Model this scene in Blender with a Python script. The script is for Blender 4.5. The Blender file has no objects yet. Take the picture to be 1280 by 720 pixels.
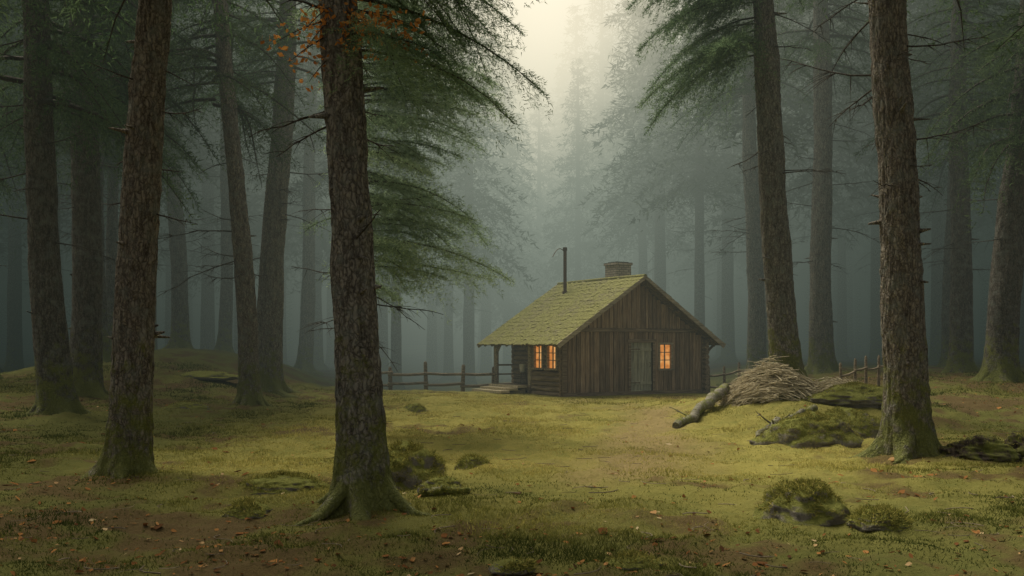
import bpy, math, random
import numpy as np
from mathutils import Vector, Matrix

scene = bpy.context.scene
COL = scene.collection
scene.view_settings.view_transform = 'Standard'
scene.view_settings.look = 'None'
scene.view_settings.exposure = 0

# ---------------------------------------------------------------- noise
def _hash(ix, iy, iz, seed):
    with np.errstate(over='ignore'):
        n = (ix.astype(np.uint32) * np.uint32(374761393)) ^ (iy.astype(np.uint32) * np.uint32(668265263)) ^ (iz.astype(np.uint32) * np.uint32(2246822519)) ^ np.uint32((seed * 3266489917 + 12345) & 0xffffffff)
        n = (n ^ (n >> np.uint32(15))) * np.uint32(2246822519)
        n = (n ^ (n >> np.uint32(13))) * np.uint32(3266489917)
        n = n ^ (n >> np.uint32(16))
    return n.astype(np.float64) / 4294967295.0

def vn(x, y, z=0.0, seed=0):
    x, y, z = np.broadcast_arrays(np.asarray(x, float), np.asarray(y, float), np.asarray(z, float))
    fx, fy, fz = np.floor(x), np.floor(y), np.floor(z)
    ix, iy, iz = fx.astype(np.int64), fy.astype(np.int64), fz.astype(np.int64)
    tx, ty, tz = x - fx, y - fy, z - fz
    tx = tx * tx * (3 - 2 * tx); ty = ty * ty * (3 - 2 * ty); tz = tz * tz * (3 - 2 * tz)
    r = 0
    for a in (0, 1):
        wx = tx if a else 1 - tx
        for b in (0, 1):
            wy = ty if b else 1 - ty
            for c in (0, 1):
                wz = tz if c else 1 - tz
                r = r + wx * wy * wz * _hash(ix + a, iy + b, iz + c, seed)
    return r

def fbm(x, y, z=0.0, seed=0, o=4):
    s = 0; a = .5; t = 0; f = 1.0
    for i in range(o):
        s = s + a * vn(x * f, y * f, np.asarray(z) * f, seed + i * 17); t += a
        a *= .5; f *= 2.03
    return s / t

def sstep(a, b, x):
    t = np.clip((x - a) / (b - a), 0, 1)
    return t * t * (3 - 2 * t)

# ---------------------------------------------------------------- terrain height
def pathmask(x, y):
    cx = 2.3 + 1.0 * np.sin((y - 6) * .12) - 1.9 * sstep(24, 12, y)
    w = .5 + .9 * vn(x * .8, y * .8, 0, 31) + .6 * sstep(24, 16, y)
    m = np.exp(-((x - cx) / w) ** 2) * sstep(36, 29, y) * sstep(10, 15, y)
    return m * np.clip(.22 + .95 * (fbm(x * 1.1, y * .7, 0, 44, 3) - .22), 0, 1)

def littermask(x, y):
    n = .5 * fbm(x * .33, y * .33, 0, 101, 3) + .5 * fbm(x * 2.1, y * 2.1, 0, 131, 4)
    b = .06 * sstep(3, 10, np.abs(x - .5)) + .07 * sstep(12, 7.5, y) - .08 * sstep(7, 2, np.abs(x - 1.5)) * sstep(11, 17, y)
    b = b - .05 * np.exp(-((x + 13) / 6) ** 2 - ((y - 38) / 8) ** 2)
    return sstep(.47, .68, n + b)

def shademask(x, y):
    return np.clip(sstep(3.5, 9.5, np.abs(x - 1.5)) + sstep(16, 9, y) * .9 + .5 * (fbm(x * .4, y * .4, 0, 61, 3) - .5), 0, 1)  # painted shade: sides and foreground dark, clearing centre left bright

def gz(x, y):
    x = np.asarray(x, float); y = np.asarray(y, float)
    z = 1.4 * np.exp(-((x + 13.6) / 5.2) ** 2 - ((y - 41) / 9.0) ** 2)
    z = z + .25 * sstep(-6, -12, x) * sstep(12, 26, y)
    z = z + .85 * np.exp(-((x - 7.2) / 2.6) ** 2 - ((y - 24.6) / 3.4) ** 2)
    z = z + .75 * sstep(8.0, 12.5, x) * sstep(19, 32, y)
    z = z - .62 * sstep(36.5, 41, y) * sstep(-10.5, -6.5, x) * sstep(9.5, 6.5, x)
    z = z + .5 * sstep(60, 120, y)
    cab = 1 - np.exp(-((x - 3.2) / 4.5) ** 4 - ((y - 37) / 5.5) ** 4)
    z = z + cab * (.22 * (fbm(x * .22, y * .22, 0, 3, 3) - .5) + .18 * (fbm(x * .9, y * .9, 0, 9, 3) - .5))
    near = sstep(60, 30, y) * cab
    z = z + near * (.09 * (vn(x * 3.1, y * 3.1, 0, 5) - .5) + .05 * (vn(x * 7.3, y * 7.3, 0, 6) - .5))
    return z - .04 * pathmask(x, y)

def g1(x, y):
    return float(gz(np.array([x]), np.array([y]))[0])

# ---------------------------------------------------------------- mesh accumulator
class Acc:
    def __init__(s):
        s.V = []; s.parts = []; s.n = 0; s.C = []
    def add(s, V, F, mat=0, smooth=False, col=None):
        V = np.asarray(V, float).reshape(-1, 3); F = np.asarray(F, np.int64)
        if len(F) == 0: return
        s.V.append(V); s.parts.append((F + s.n, mat, smooth)); s.n += len(V)
        c = np.ones((len(V), 4))
        if col is None: c[:, :3] = .5
        else:
            col = np.asarray(col, float); c[:, :3] = col if col.ndim == 2 else col.reshape(-1, 1)
        s.C.append(c)
    def tris(s, T, mat=0, col=None):
        T = np.asarray(T, float); n = len(T)
        c = None if col is None else np.repeat(np.asarray(col, float), 3)
        s.add(T.reshape(-1, 3), np.arange(n * 3).reshape(-1, 3), mat, False, c)
    def box(s, lo, hi, mat=0, jit=0, rng=None, c=None):
        x0, y0, z0 = lo; x1, y1, z1 = hi
        V = np.array([[x0, y0, z0], [x1, y0, z0], [x1, y1, z0], [x0, y1, z0], [x0, y0, z1], [x1, y0, z1], [x1, y1, z1], [x0, y1, z1]], float)
        if jit: V += rng.uniform(-jit, jit, V.shape)
        F = [[0, 3, 2, 1], [4, 5, 6, 7], [0, 1, 5, 4], [1, 2, 6, 5], [2, 3, 7, 6], [3, 0, 4, 7]]
        s.add(V, F, mat, False, np.full(8, c if c is not None else (rng.uniform(.35, 1) if rng is not None else .5)))
    def build(s, name, mats, loc=(0, 0, 0), parent=None):
        me = bpy.data.meshes.new(name)
        V = np.concatenate(s.V); me.vertices.add(len(V)); me.vertices.foreach_set('co', V.ravel())
        nl = sum(p[0].size for p in s.parts); nf = sum(len(p[0]) for p in s.parts)
        me.loops.add(nl); me.polygons.add(nf)
        me.loops.foreach_set('vertex_index', np.concatenate([p[0].ravel() for p in s.parts]))
        tot = np.concatenate([np.full(len(p[0]), p[0].shape[1]) for p in s.parts])
        st = np.concatenate([[0], np.cumsum(tot)[:-1]])
        me.polygons.foreach_set('loop_start', st)
        me.polygons.foreach_set('material_index', np.concatenate([np.full(len(p[0]), p[1]) for p in s.parts]))
        me.polygons.foreach_set('use_smooth', np.concatenate([np.full(len(p[0]), p[2]) for p in s.parts]))
        at = me.color_attributes.new('col', 'FLOAT_COLOR', 'POINT')
        at.data.foreach_set('color', np.concatenate(s.C).ravel())
        for m in mats: me.materials.append(m)
        me.update(calc_edges=True); me.validate()
        ob = bpy.data.objects.new(name, me); COL.objects.link(ob); ob.location = loc
        if parent: ob.parent = parent
        return ob

def tube(acc, path, radii, seg=8, mat=0, cap=True, wob=0, rng=None, col=None):
    path = np.asarray(path, float); n = len(path); radii = np.broadcast_to(np.asarray(radii, float), (n,))
    T = np.gradient(path, axis=0); T /= np.linalg.norm(T, axis=1)[:, None] + 1e-9
    ref = np.array([0, 0, 1.0]) if abs(T[:, 2]).mean() < .8 else np.array([1.0, 0, 0])
    A = np.cross(T, ref); A /= np.linalg.norm(A, axis=1)[:, None] + 1e-9
    B = np.cross(T, A)
    th = np.arange(seg) / seg * 2 * math.pi
    R = radii[:, None] * np.ones(seg)
    if wob: R = R * (1 + rng.uniform(-wob, wob, R.shape))
    V = path[:, None, :] + R[..., None] * (np.cos(th)[None, :, None] * A[:, None, :] + np.sin(th)[None, :, None] * B[:, None, :])
    i = np.arange(n - 1)[:, None]; j = np.arange(seg)[None, :]; k = (j + 1) % seg
    F = np.stack([i * seg + j, i * seg + k, (i + 1) * seg + k, (i + 1) * seg + j], -1).reshape(-1, 4)
    acc.add(V, F, mat, True, None if col is None else np.full(n * seg, col))
    if cap:
        for e in (0, n - 1):
            acc.add(np.vstack([V[e], path[e][None]]), [[q, (q + 1) % seg, seg] for q in range(seg)], mat, False, None if col is None else np.full(seg + 1, col))

# ---------------------------------------------------------------- materials
def newmat(name):
    m = bpy.data.materials.new(name); m.use_nodes = True
    m.node_tree.nodes.clear(); return m, m.node_tree
def ramp(nt, fac, stops):
    r = nt.nodes.new('ShaderNodeValToRGB'); cr = r.color_ramp
    while len(cr.elements) < len(stops): cr.elements.new(.5)
    for e, (p, c) in zip(cr.elements, stops):
        e.position = p; e.color = (*c, 1)
    nt.links.new(fac, r.inputs[0]); return r.outputs[0]
def bw(nt, fac, a, b, v=1.0): return ramp(nt, fac, [(a, (0, 0, 0)), (b, (v, v, v))])
def noise(nt, vec, scale, detail=5, rough=.6, dist=0):
    n = nt.nodes.new('ShaderNodeTexNoise'); n.inputs['Scale'].default_value = scale
    n.inputs['Detail'].default_value = detail; n.inputs['Roughness'].default_value = rough; n.inputs['Distortion'].default_value = dist
    nt.links.new(vec, n.inputs['Vector']); return n.outputs['Fac']
def mapping(nt, vec, sc):
    n = nt.nodes.new('ShaderNodeMapping'); n.inputs['Scale'].default_value = sc; nt.links.new(vec, n.inputs['Vector']); return n.outputs[0]
def math_(nt, op, a, b=None, c=None, clamp=False):
    n = nt.nodes.new('ShaderNodeMath'); n.operation = op; n.use_clamp = clamp
    for i, v in enumerate((a, b, c)):
        if v is None: continue
        if isinstance(v, (int, float)): n.inputs[i].default_value = v
        else: nt.links.new(v, n.inputs[i])
    return n.outputs[0]
def mixc(nt, f, a, b, mode='MIX'):
    n = nt.nodes.new('ShaderNodeMix'); n.data_type = 'RGBA'; n.blend_type = mode
    for i, v in ((0, f), (6, a), (7, b)):
        if isinstance(v, (int, float)): n.inputs[i].default_value = v
        elif isinstance(v, tuple): n.inputs[i].default_value = (*v, 1) if len(v) == 3 else v
        else: nt.links.new(v, n.inputs[i])
    return n.outputs[2]
def finish(nt, col, rough=.9, bump=None, bstr=.5, bdist=.02, spec=.2, transl=0):
    out = nt.nodes.new('ShaderNodeOutputMaterial')
    p = nt.nodes.new('ShaderNodeBsdfPrincipled')
    if isinstance(col, tuple): p.inputs['Base Color'].default_value = (*col, 1)
    else: nt.links.new(col, p.inputs['Base Color'])
    p.inputs['Roughness'].default_value = rough
    p.inputs['Specular IOR Level'].default_value = spec
    if bump is not None:
        b = nt.nodes.new('ShaderNodeBump'); b.inputs['Strength'].default_value = bstr; b.inputs['Distance'].default_value = bdist
        nt.links.new(bump, b.inputs['Height']); nt.links.new(b.outputs[0], p.inputs['Normal'])
    if transl:
        d = nt.nodes.new('ShaderNodeBsdfDiffuse'); t = nt.nodes.new('ShaderNodeBsdfTranslucent')
        for q in (d, t):
            if isinstance(col, tuple): q.inputs[0].default_value = (*col, 1)
            else: nt.links.new(col, q.inputs[0])
        mx = nt.nodes.new('ShaderNodeMixShader'); mx.inputs[0].default_value = transl
        nt.links.new(d.outputs[0], mx.inputs[1]); nt.links.new(t.outputs[0], mx.inputs[2]); nt.links.new(mx.outputs[0], out.inputs[0])
        nt.nodes.remove(p)
    else: nt.links.new(p.outputs[0], out.inputs[0])
    return p
def objco(nt): return nt.nodes.new('ShaderNodeTexCoord').outputs['Object']
def worldpos(nt): return nt.nodes.new('ShaderNodeNewGeometry').outputs['Position']
def attr(nt, o='Fac'):
    a = nt.nodes.new('ShaderNodeAttribute'); a.attribute_name = 'col'; return a.outputs[o]

def mat_bark(name, dark, light, red=0.0):
    m, nt = newmat(name); co = objco(nt)
    n1 = noise(nt, mapping(nt, co, (1, 1, .22)), 13, 7, .70, .8)
    nz = nt.nodes.new('ShaderNodeTexNoise'); nz.inputs['Scale'].default_value = 9; nz.inputs['Detail'].default_value = 4
    nt.links.new(co, nz.inputs['Vector'])
    sc = nt.nodes.new('ShaderNodeVectorMath'); sc.operation = 'SCALE'; sc.inputs['Scale'].default_value = .14; nt.links.new(nz.outputs['Color'], sc.inputs[0])
    w = nt.nodes.new('ShaderNodeVectorMath'); w.operation = 'ADD'; nt.links.new(mapping(nt, co, (1, 1, .42)), w.inputs[0]); nt.links.new(sc.outputs[0], w.inputs[1])
    v = nt.nodes.new('ShaderNodeTexVoronoi'); v.feature = 'DISTANCE_TO_EDGE'; v.inputs['Scale'].default_value = 19
    nt.links.new(w.outputs[0], v.inputs['Vector'])
    crack = math_(nt, 'POWER', math_(nt, 'MULTIPLY', v.outputs['Distance'], 3.4, clamp=True), .6)
    h = math_(nt, 'ADD', math_(nt, 'MULTIPLY', crack, .32), math_(nt, 'MULTIPLY', n1, .95))
    c = ramp(nt, h, [(.40, tuple(q * .35 for q in dark)), (.60, dark), (.92, light)])
    big = noise(nt, co, 1.0, 4)
    c = mixc(nt, bw(nt, big, .42, .72, .1 + red), c, mixc(nt, h, (.05, .040, .032), (.17, .132, .104)))
    c = mixc(nt, bw(nt, noise(nt, co, 5, 5, .65), .48, .68, .6), c, (.19, .205, .185))
    sep = nt.nodes.new('ShaderNodeSeparateXYZ'); nt.links.new(co, sep.inputs[0])
    mm = math_(nt, 'SUBTRACT', math_(nt, 'ADD', noise(nt, co, 3.2, 7, .75), .14), math_(nt, 'MULTIPLY', sep.outputs[2], .13))
    c = mixc(nt, bw(nt, mm, .47, .60, .85), c, mixc(nt, noise(nt, co, 40, 3), (.05, .065, .015), (.23, .24, .055)))
    hb = math_(nt, 'ADD', h, math_(nt, 'MULTIPLY', noise(nt, co, 50, 3, .6), .18))
    finish(nt, c, .92, hb, 1.0, .05, .15)
    return m

def mat_foliage(name, a, b, transl=.35, objrand=True):
    m, nt = newmat(name)
    c = mixc(nt, attr(nt), a, b)
    if objrand:
        oi = nt.nodes.new('ShaderNodeObjectInfo')
        c = mixc(nt, math_(nt, 'MULTIPLY', oi.outputs['Random'], .4), c, (.07, .08, .03))
    finish(nt, c, .75, spec=.2, transl=transl)
    return m

def mat_wood(name, dark, light, axis='Z', rough=.85, mossy=0, dk=.6):
    m, nt = newmat(name); co = objco(nt)
    s = {'Z': (14, 14, .9), 'X': (.9, 14, 14), 'Y': (14, .9, 14)}[axis]
    g = noise(nt, mapping(nt, co, s), 1.6, 6, .65, .6)
    c = ramp(nt, g, [(.3, tuple(q * .45 for q in dark)), (.5, dark), (.72, light)])
    c = mixc(nt, attr(nt), mixc(nt, dk, c, (0.012, 0.009, 0.007)), c)
    c = mixc(nt, bw(nt, noise(nt, co, 1.4, 4), .45, .75, .3), c, (.12, .10, .085))
    if mossy:
        mk = bw(nt, noise(nt, co, 3, 6, .7), .5 - mossy * .2, .62 - mossy * .2)
        c = mixc(nt, mk, c, mixc(nt, noise(nt, co, 30, 3), (.05, .065, .015), (.2, .2, .05)))
    finish(nt, c, rough, g, .6, .015, .15)
    return m

M = {}
M['bark_dark'] = mat_bark('bark_dark', (.125, .112, .098), (.31, .285, .245))
M['bark_grey'] = mat_bark('bark_grey', (.12, .11, .098), (.29, .265, .225))
M['bark_red'] = mat_bark('bark_red', (.125, .107, .091), (.30, .265, .22), .06)
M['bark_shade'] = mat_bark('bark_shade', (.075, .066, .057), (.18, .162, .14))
M['twig'] = mat_wood('dead_twig', (.06, .052, .044), (.15, .13, .11))
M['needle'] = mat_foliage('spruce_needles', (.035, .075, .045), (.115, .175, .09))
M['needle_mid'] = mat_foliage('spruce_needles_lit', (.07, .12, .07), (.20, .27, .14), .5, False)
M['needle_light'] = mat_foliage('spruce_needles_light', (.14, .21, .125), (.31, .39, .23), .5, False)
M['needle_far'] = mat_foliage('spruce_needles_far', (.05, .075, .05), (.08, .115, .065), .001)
M['cab'] = mat_wood('weathered_boards', (.36, .245, .165), (.60, .45, .32), 'Z', dk=.72)
M['cabh'] = mat_wood('weathered_logs', (.30, .225, .155), (.52, .42, .30), 'Y')
M['cabx'] = mat_wood('weathered_beam', (.26, .19, .135), (.44, .34, .245), 'X')
M['door'] = mat_wood('grey_door_boards', (.42, .40, .31), (.60, .56, .44), 'Z')
M['trim'] = mat_wood('pale_trim', (.36, .30, .22), (.56, .48, .37), 'X')
M['fence'] = mat_wood('fence_wood', (.22, .175, .125), (.42, .34, .25), 'X')
M['pale'] = mat_wood('pale_sticks', (.48, .41, .27), (.76, .68, .50), 'X')
M['log'] = mat_wood('mossy_log', (.20, .185, .15), (.44, .41, .33), 'X', .9, .2)
M['stump'] = mat_wood('rotten_stump', (.05, .038, .028), (.16, .12, .085), 'Z', .95, .3)
m_, nt_ = newmat('interior_dark'); finish(nt_, (.015, .012, .01), 1); M['dark'] = m_

def mat_roof():
    m, nt = newmat('mossy_shingles'); co = objco(nt)
    n1 = noise(nt, co, 5, 6, .75); n2 = noise(nt, co, 26, 4, .7); n3 = noise(nt, co, .9, 3)
    moss = mixc(nt, n2, (.17, .17, .06), (.50, .48, .20))
    moss = mixc(nt, attr(nt), mixc(nt, .2, moss, (.08, .08, .035)), moss)
    wood = mixc(nt, n2, (.14, .12, .08), (.38, .34, .24))
    mk = bw(nt, math_(nt, 'ADD', math_(nt, 'MULTIPLY', n1, .7), math_(nt, 'MULTIPLY', n3, .4)), .38, .56)
    finish(nt, mixc(nt, mk, wood, moss), .95, math_(nt, 'ADD', n2, n1), .9, .06, .1)
    return m
M['roof'] = mat_roof()

def mat_brick():
    m, nt = newmat('chimney_brick'); co = objco(nt)
    sep = nt.nodes.new('ShaderNodeSeparateXYZ'); nt.links.new(co, sep.inputs[0])
    cb = nt.nodes.new('ShaderNodeCombineXYZ'); nt.links.new(math_(nt, 'ADD', sep.outputs[0], sep.outputs[1]), cb.inputs[0]); nt.links.new(sep.outputs[2], cb.inputs[1])
    b = nt.nodes.new('ShaderNodeTexBrick'); b.inputs['Scale'].default_value = 1
    b.inputs['Brick Width'].default_value = .21; b.inputs['Row Height'].default_value = .085; b.inputs['Mortar Size'].default_value = .012
    b.inputs['Color1'].default_value = (.55, .47, .39, 1); b.inputs['Color2'].default_value = (.38, .31, .26, 1); b.inputs['Mortar'].default_value = (.18, .17, .16, 1)
    nt.links.new(cb.outputs[0], b.inputs['Vector'])
    c = mixc(nt, math_(nt, 'MULTIPLY', noise(nt, co, 9, 5), .3), b.outputs['Color'], (.2, .18, .165))
    finish(nt, c, .9, b.outputs['Fac'], -.5, .01)
    return m
M['brick'] = mat_brick()
m_, nt_ = newmat('rusty_pipe'); p_ = finish(nt_, mixc(nt_, noise(nt_, objco(nt_), 8, 5), (.035, .03, .028), (.17, .09, .055)), .6, spec=.4); M['metal'] = m_
m_, nt_ = newmat('enamel_pail'); finish(nt_, mixc(nt_, noise(nt_, objco(nt_), 12, 4), (.45, .43, .38), (.62, .6, .54)), .45, spec=.5); M['tin'] = m_

def mat_pane():
    m, nt = newmat('lit_window_glass'); co = objco(nt)
    out = nt.nodes.new('ShaderNodeOutputMaterial')
    e = nt.nodes.new('ShaderNodeEmission')
    c = ramp(nt, noise(nt, co, 3.2, 3), [(.3, (.50, .16, .025)), (.5, (.78, .30, .07)), (.7, (.95, .55, .2))])
    nt.links.new(c, e.inputs[0]); e.inputs[1].default_value = .9
    g = nt.nodes.new('ShaderNodeBsdfGlossy'); g.inputs['Roughness'].default_value = .1; g.inputs[0].default_value = (.06, .06, .06, 1)
    a = nt.nodes.new('ShaderNodeAddShader'); nt.links.new(e.outputs[0], a.inputs[0]); nt.links.new(g.outputs[0], a.inputs[1])
    nt.links.new(a.outputs[0], out.inputs[0])
    return m
M['pane'] = mat_pane()

def mat_ground():
    m, nt = newmat('mossy_forest_floor'); co = worldpos(nt)
    n_mid = noise(nt, co, 1.3, 6, .7, .5); n_f = noise(nt, co, 9, 6, .75); n_ff = noise(nt, co, 45, 4, .8)
    sep = nt.nodes.new('ShaderNodeSeparateXYZ'); nt.links.new(attr(nt, 'Vector'), sep.inputs[0])
    moss = mixc(nt, n_f, (.12, .115, .026), (.38, .34, .09))
    moss = mixc(nt, bw(nt, n_ff, .35, .7, .6), moss, (.42, .36, .115))
    moss = mixc(nt, bw(nt, n_mid, .48, .68, .6), moss, mixc(nt, n_f, (.08, .10, .025), (.19, .20, .05)))
    moss = mixc(nt, math_(nt, 'MULTIPLY', sep.outputs[2], .8), moss, mixc(nt, n_f, (.03, .042, .012), (.12, .125, .035)))  # shade at the edges of the clearing, painted into the moss colour
    lit = mixc(nt, n_ff, (.04, .027, .015), (.18, .11, .055))
    lit = mixc(nt, bw(nt, n_f, .42, .65, .7), lit, (.085, .065, .026))
    k = math_(nt, 'ADD', sep.outputs[1], math_(nt, 'MULTIPLY', math_(nt, 'SUBTRACT', n_f, .5), 1.6))
    c = mixc(nt, bw(nt, k, .2, 1.0, .88), moss, lit)
    pmn = math_(nt, 'MULTIPLY', sep.outputs[0], math_(nt, 'ADD', .2, math_(nt, 'MULTIPLY', n_f, 1.7)))
    c = mixc(nt, bw(nt, pmn, .16, .62, .75), c, mixc(nt, n_ff, (.15, .10, .048), (.40, .30, .155)))
    finish(nt, c, .97, math_(nt, 'ADD', n_f, math_(nt, 'MULTIPLY', n_ff, .5)), .9, .06, .08)
    return m
M['ground'] = mat_ground()

def mat_mossrock():
    m, nt = newmat('moss_covered_stone'); co = worldpos(nt)
    n_f = noise(nt, co, 11, 6, .75); n_ff = noise(nt, co, 50, 4, .8); n_m = noise(nt, co, 3, 5, .7)
    moss = mixc(nt, n_ff, (.08, .095, .022), (.38, .37, .10))
    moss = mixc(nt, math_(nt, 'MULTIPLY', n_f, .5), moss, (.14, .16, .04))
    rock = mixc(nt, n_f, (.10, .09, .078), (.40, .36, .30))
    g = nt.nodes.new('ShaderNodeNewGeometry'); sep = nt.nodes.new('ShaderNodeSeparateXYZ'); nt.links.new(g.outputs['Normal'], sep.inputs[0])
    k = math_(nt, 'ADD', math_(nt, 'MULTIPLY', sep.outputs[2], .45), n_m)
    c = mixc(nt, bw(nt, k, .60, .76), rock, moss)
    finish(nt, c, .95, math_(nt, 'ADD', n_f, math_(nt, 'MULTIPLY', n_ff, .5)), 1.0, .06, .1)
    return m
M['mossrock'] = mat_mossrock()

def mat_attr(name, stops, transl=.2, rough=.8):
    m, nt = newmat(name); finish(nt, ramp(nt, attr(nt), stops), rough, transl=transl, spec=.15); return m
M['grass'] = mat_attr('grass_blades', [(0, (.04, .055, .015)), (.45, (.20, .195, .05)), (.8, (.46, .40, .125)), (1, (.50, .41, .16))], .4)
M['leaf'] = mat_attr('dead_leaves', [(0, (.06, .035, .02)), (.4, (.18, .08, .032)), (.75, (.36, .18, .065)), (1, (.5, .40, .24))], .2)
M['oakleaf'] = mat_attr('orange_leaves', [(0, (.28, .10, .028)), (1, (.68, .32, .09))], .5)

# ---------------------------------------------------------------- ground
def build_ground():
    def axis(lo, hi, step, far_lo, far_hi):
        a = list(np.arange(lo, hi + 1e-6, step))
        s = step; v = hi
        while v < far_hi: s *= 1.18; v += s; a.append(v)
        s = step; v = lo; b = []
        while v > far_lo: s *= 1.18; v -= s; b.append(v)
        return np.array(b[::-1] + a)
    xs = axis(-17, 17, .09, -500, 500); ys = axis(6.5, 36, .09, -120, 800)
    X, Y = np.meshgrid(xs, ys); Z = gz(X.ravel(), Y.ravel())
    V = np.stack([X.ravel(), Y.ravel(), Z], 1)
    nx = len(xs); ny = len(ys)
    i = np.arange(ny - 1)[:, None]; j = np.arange(nx - 1)[None, :]
    F = np.stack([i * nx + j, i * nx + j + 1, (i + 1) * nx + j + 1, (i + 1) * nx + j], -1).reshape(-1, 4)
    C = np.stack([np.clip(pathmask(V[:, 0], V[:, 1]), 0, 1), littermask(V[:, 0], V[:, 1]), shademask(V[:, 0], V[:, 1])], 1)
    a = Acc(); a.add(V, F, 0, True, C)
    o = a.build('ground', [M['ground']]); o['kind'] = 'structure'
build_ground()

# ---------------------------------------------------------------- spruce spray
def spray(rng, L, nl=.075, nw=.013, step=.03, tw=.10, up=.15, droop=.5, spread=.42, hang=.3, s0=.15):
    def axis(s): return np.stack([L * s * (1 - .12 * s), .06 * L * np.sin(s * 4 + ph), L * (up * s - droop * s * s)], -1)
    ph = rng.uniform(0, 6)
    n = max(4, int(L / tw)); s = np.repeat(np.linspace(s0, .98, n), 2) + rng.uniform(-.5, .5, 2 * n) / n
    s = np.clip(s, s0 * .6, 1); sd = np.tile([1.0, -1.0], n)
    l = L * spread * (1 - s) ** .75 * np.minimum(1, .45 + s * 1.6) * rng.uniform(.45, 1.2, 2 * n) + .10
    a = rng.uniform(.65, 1.2, 2 * n); hg = hang * rng.uniform(.1, 1.6, 2 * n)
    d = np.stack([np.cos(a), sd * np.sin(a), -hg], 1)
    P = axis(s)
    cnt = np.maximum(2, (l / step).astype(int)); idx = np.repeat(np.arange(2 * n), cnt)
    v = rng.random(len(idx))
    Q = P[idx] + d[idx] * (l[idx] * v)[:, None]; Q[:, 2] -= .9 * hg[idx] * l[idx] * v * v
    Q = Q + rng.normal(0, nl * .28, Q.shape)
    D = d[idx] * .8
    m = int(L / step * 1.5); sv = rng.uniform(s0, 1, m)
    Q = np.vstack([Q, axis(sv)]); D = np.vstack([D, np.tile([.9, 0, -.1], (m, 1))])
    rnd = rng.normal(size=Q.shape); rnd /= np.linalg.norm(rnd, axis=1)[:, None]
    D = D + rnd * .8; D /= np.linalg.norm(D, axis=1)[:, None]
    pr = np.cross(D, rng.normal(size=Q.shape)); pr /= np.linalg.norm(pr, axis=1)[:, None] + 1e-9
    ln = nl * rng.uniform(.6, 1.3, len(Q))[:, None]
    T = np.stack([Q - pr * nw * .5, Q + pr * nw * .5, Q + D * ln], 1)
    return T, axis(np.linspace(0, 1, 7))

def place(T, az, origin, roll=0):
    c, s = math.cos(az), math.sin(az)
    R = np.array([[c, -s, 0], [s, c, 0], [0, 0, 1]])
    if roll:
        cr, sr = math.cos(roll), math.sin(roll); R = R @ np.array([[1, 0, 0], [0, cr, -sr], [0, sr, cr]])
    return T @ R.T + np.asarray(origin)

def crown(rng, H, R, lev=.45, per=5, low_droop=.55, wood=True, shape=.8, **kw):
    a = Acc(); z = 0
    while z < H:
        f = z / H
        for k in range(per):
            L = R * ((1 - f) ** shape) * rng.uniform(.6, 1.15) + .25
            az = rng.uniform(0, 2 * math.pi); zz = z + rng.uniform(-.5, .5) * lev
            T, ax = spray(rng, L, up=.35 * f + rng.uniform(0, .15), droop=low_droop * (1 - .6 * f) * rng.uniform(.7, 1.2), **kw)
            o = (0, 0, zz); rl = rng.uniform(-.25, .25)
            T = place(T, az, o, roll=rl)
            base = rng.uniform(.1, .75); a.tris(T, 0, np.clip(base + rng.uniform(-.25, .35, len(T)), 0, 1))
            if wood: tube(a, place(ax, az, o, roll=rl), np.linspace(.012 + .012 * L, .004, len(ax)), 4, 1, False)
        z += lev
    return a

# ---------------------------------------------------------------- trunks
def dead_branch(a, rng, p0, az, L, pitch=-.15, r=.02, subs=4, mat=1, curl=.3):
    n = 8; s = np.linspace(0, 1, n)
    d = np.array([math.cos(az), math.sin(az), 0]); side = np.array([-d[1], d[0], 0])
    w = rng.uniform(-.2, .2)
    pts = np.asarray(p0) + d * (L * s)[:, None] + side * (w * L * s * s)[:, None]
    pts[:, 2] += L * (pitch * s + curl * s * s * rng.uniform(-1, 1)) + rng.normal(0, .012 * L, n) * s
    tube(a, pts, r * (1 - .8 * s) + .002, 5, mat, False)
    for q in range(subs):
        i = rng.integers(2, n - 1); l = L * rng.uniform(.15, .45) * (1 - i / n * .5)
        dd = d * rng.uniform(.3, .9) + side * rng.choice([-1, 1]) * rng.uniform(.3, .9) + np.array([0, 0, rng.uniform(-.5, .25)])
        t = np.linspace(0, 1, 5)[:, None]
        tube(a, pts[i] + dd * l * t + np.array([0, 0, -.25 * l]) * t * t, np.linspace(r * .45, .002, 5), 4, mat, False)

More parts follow.
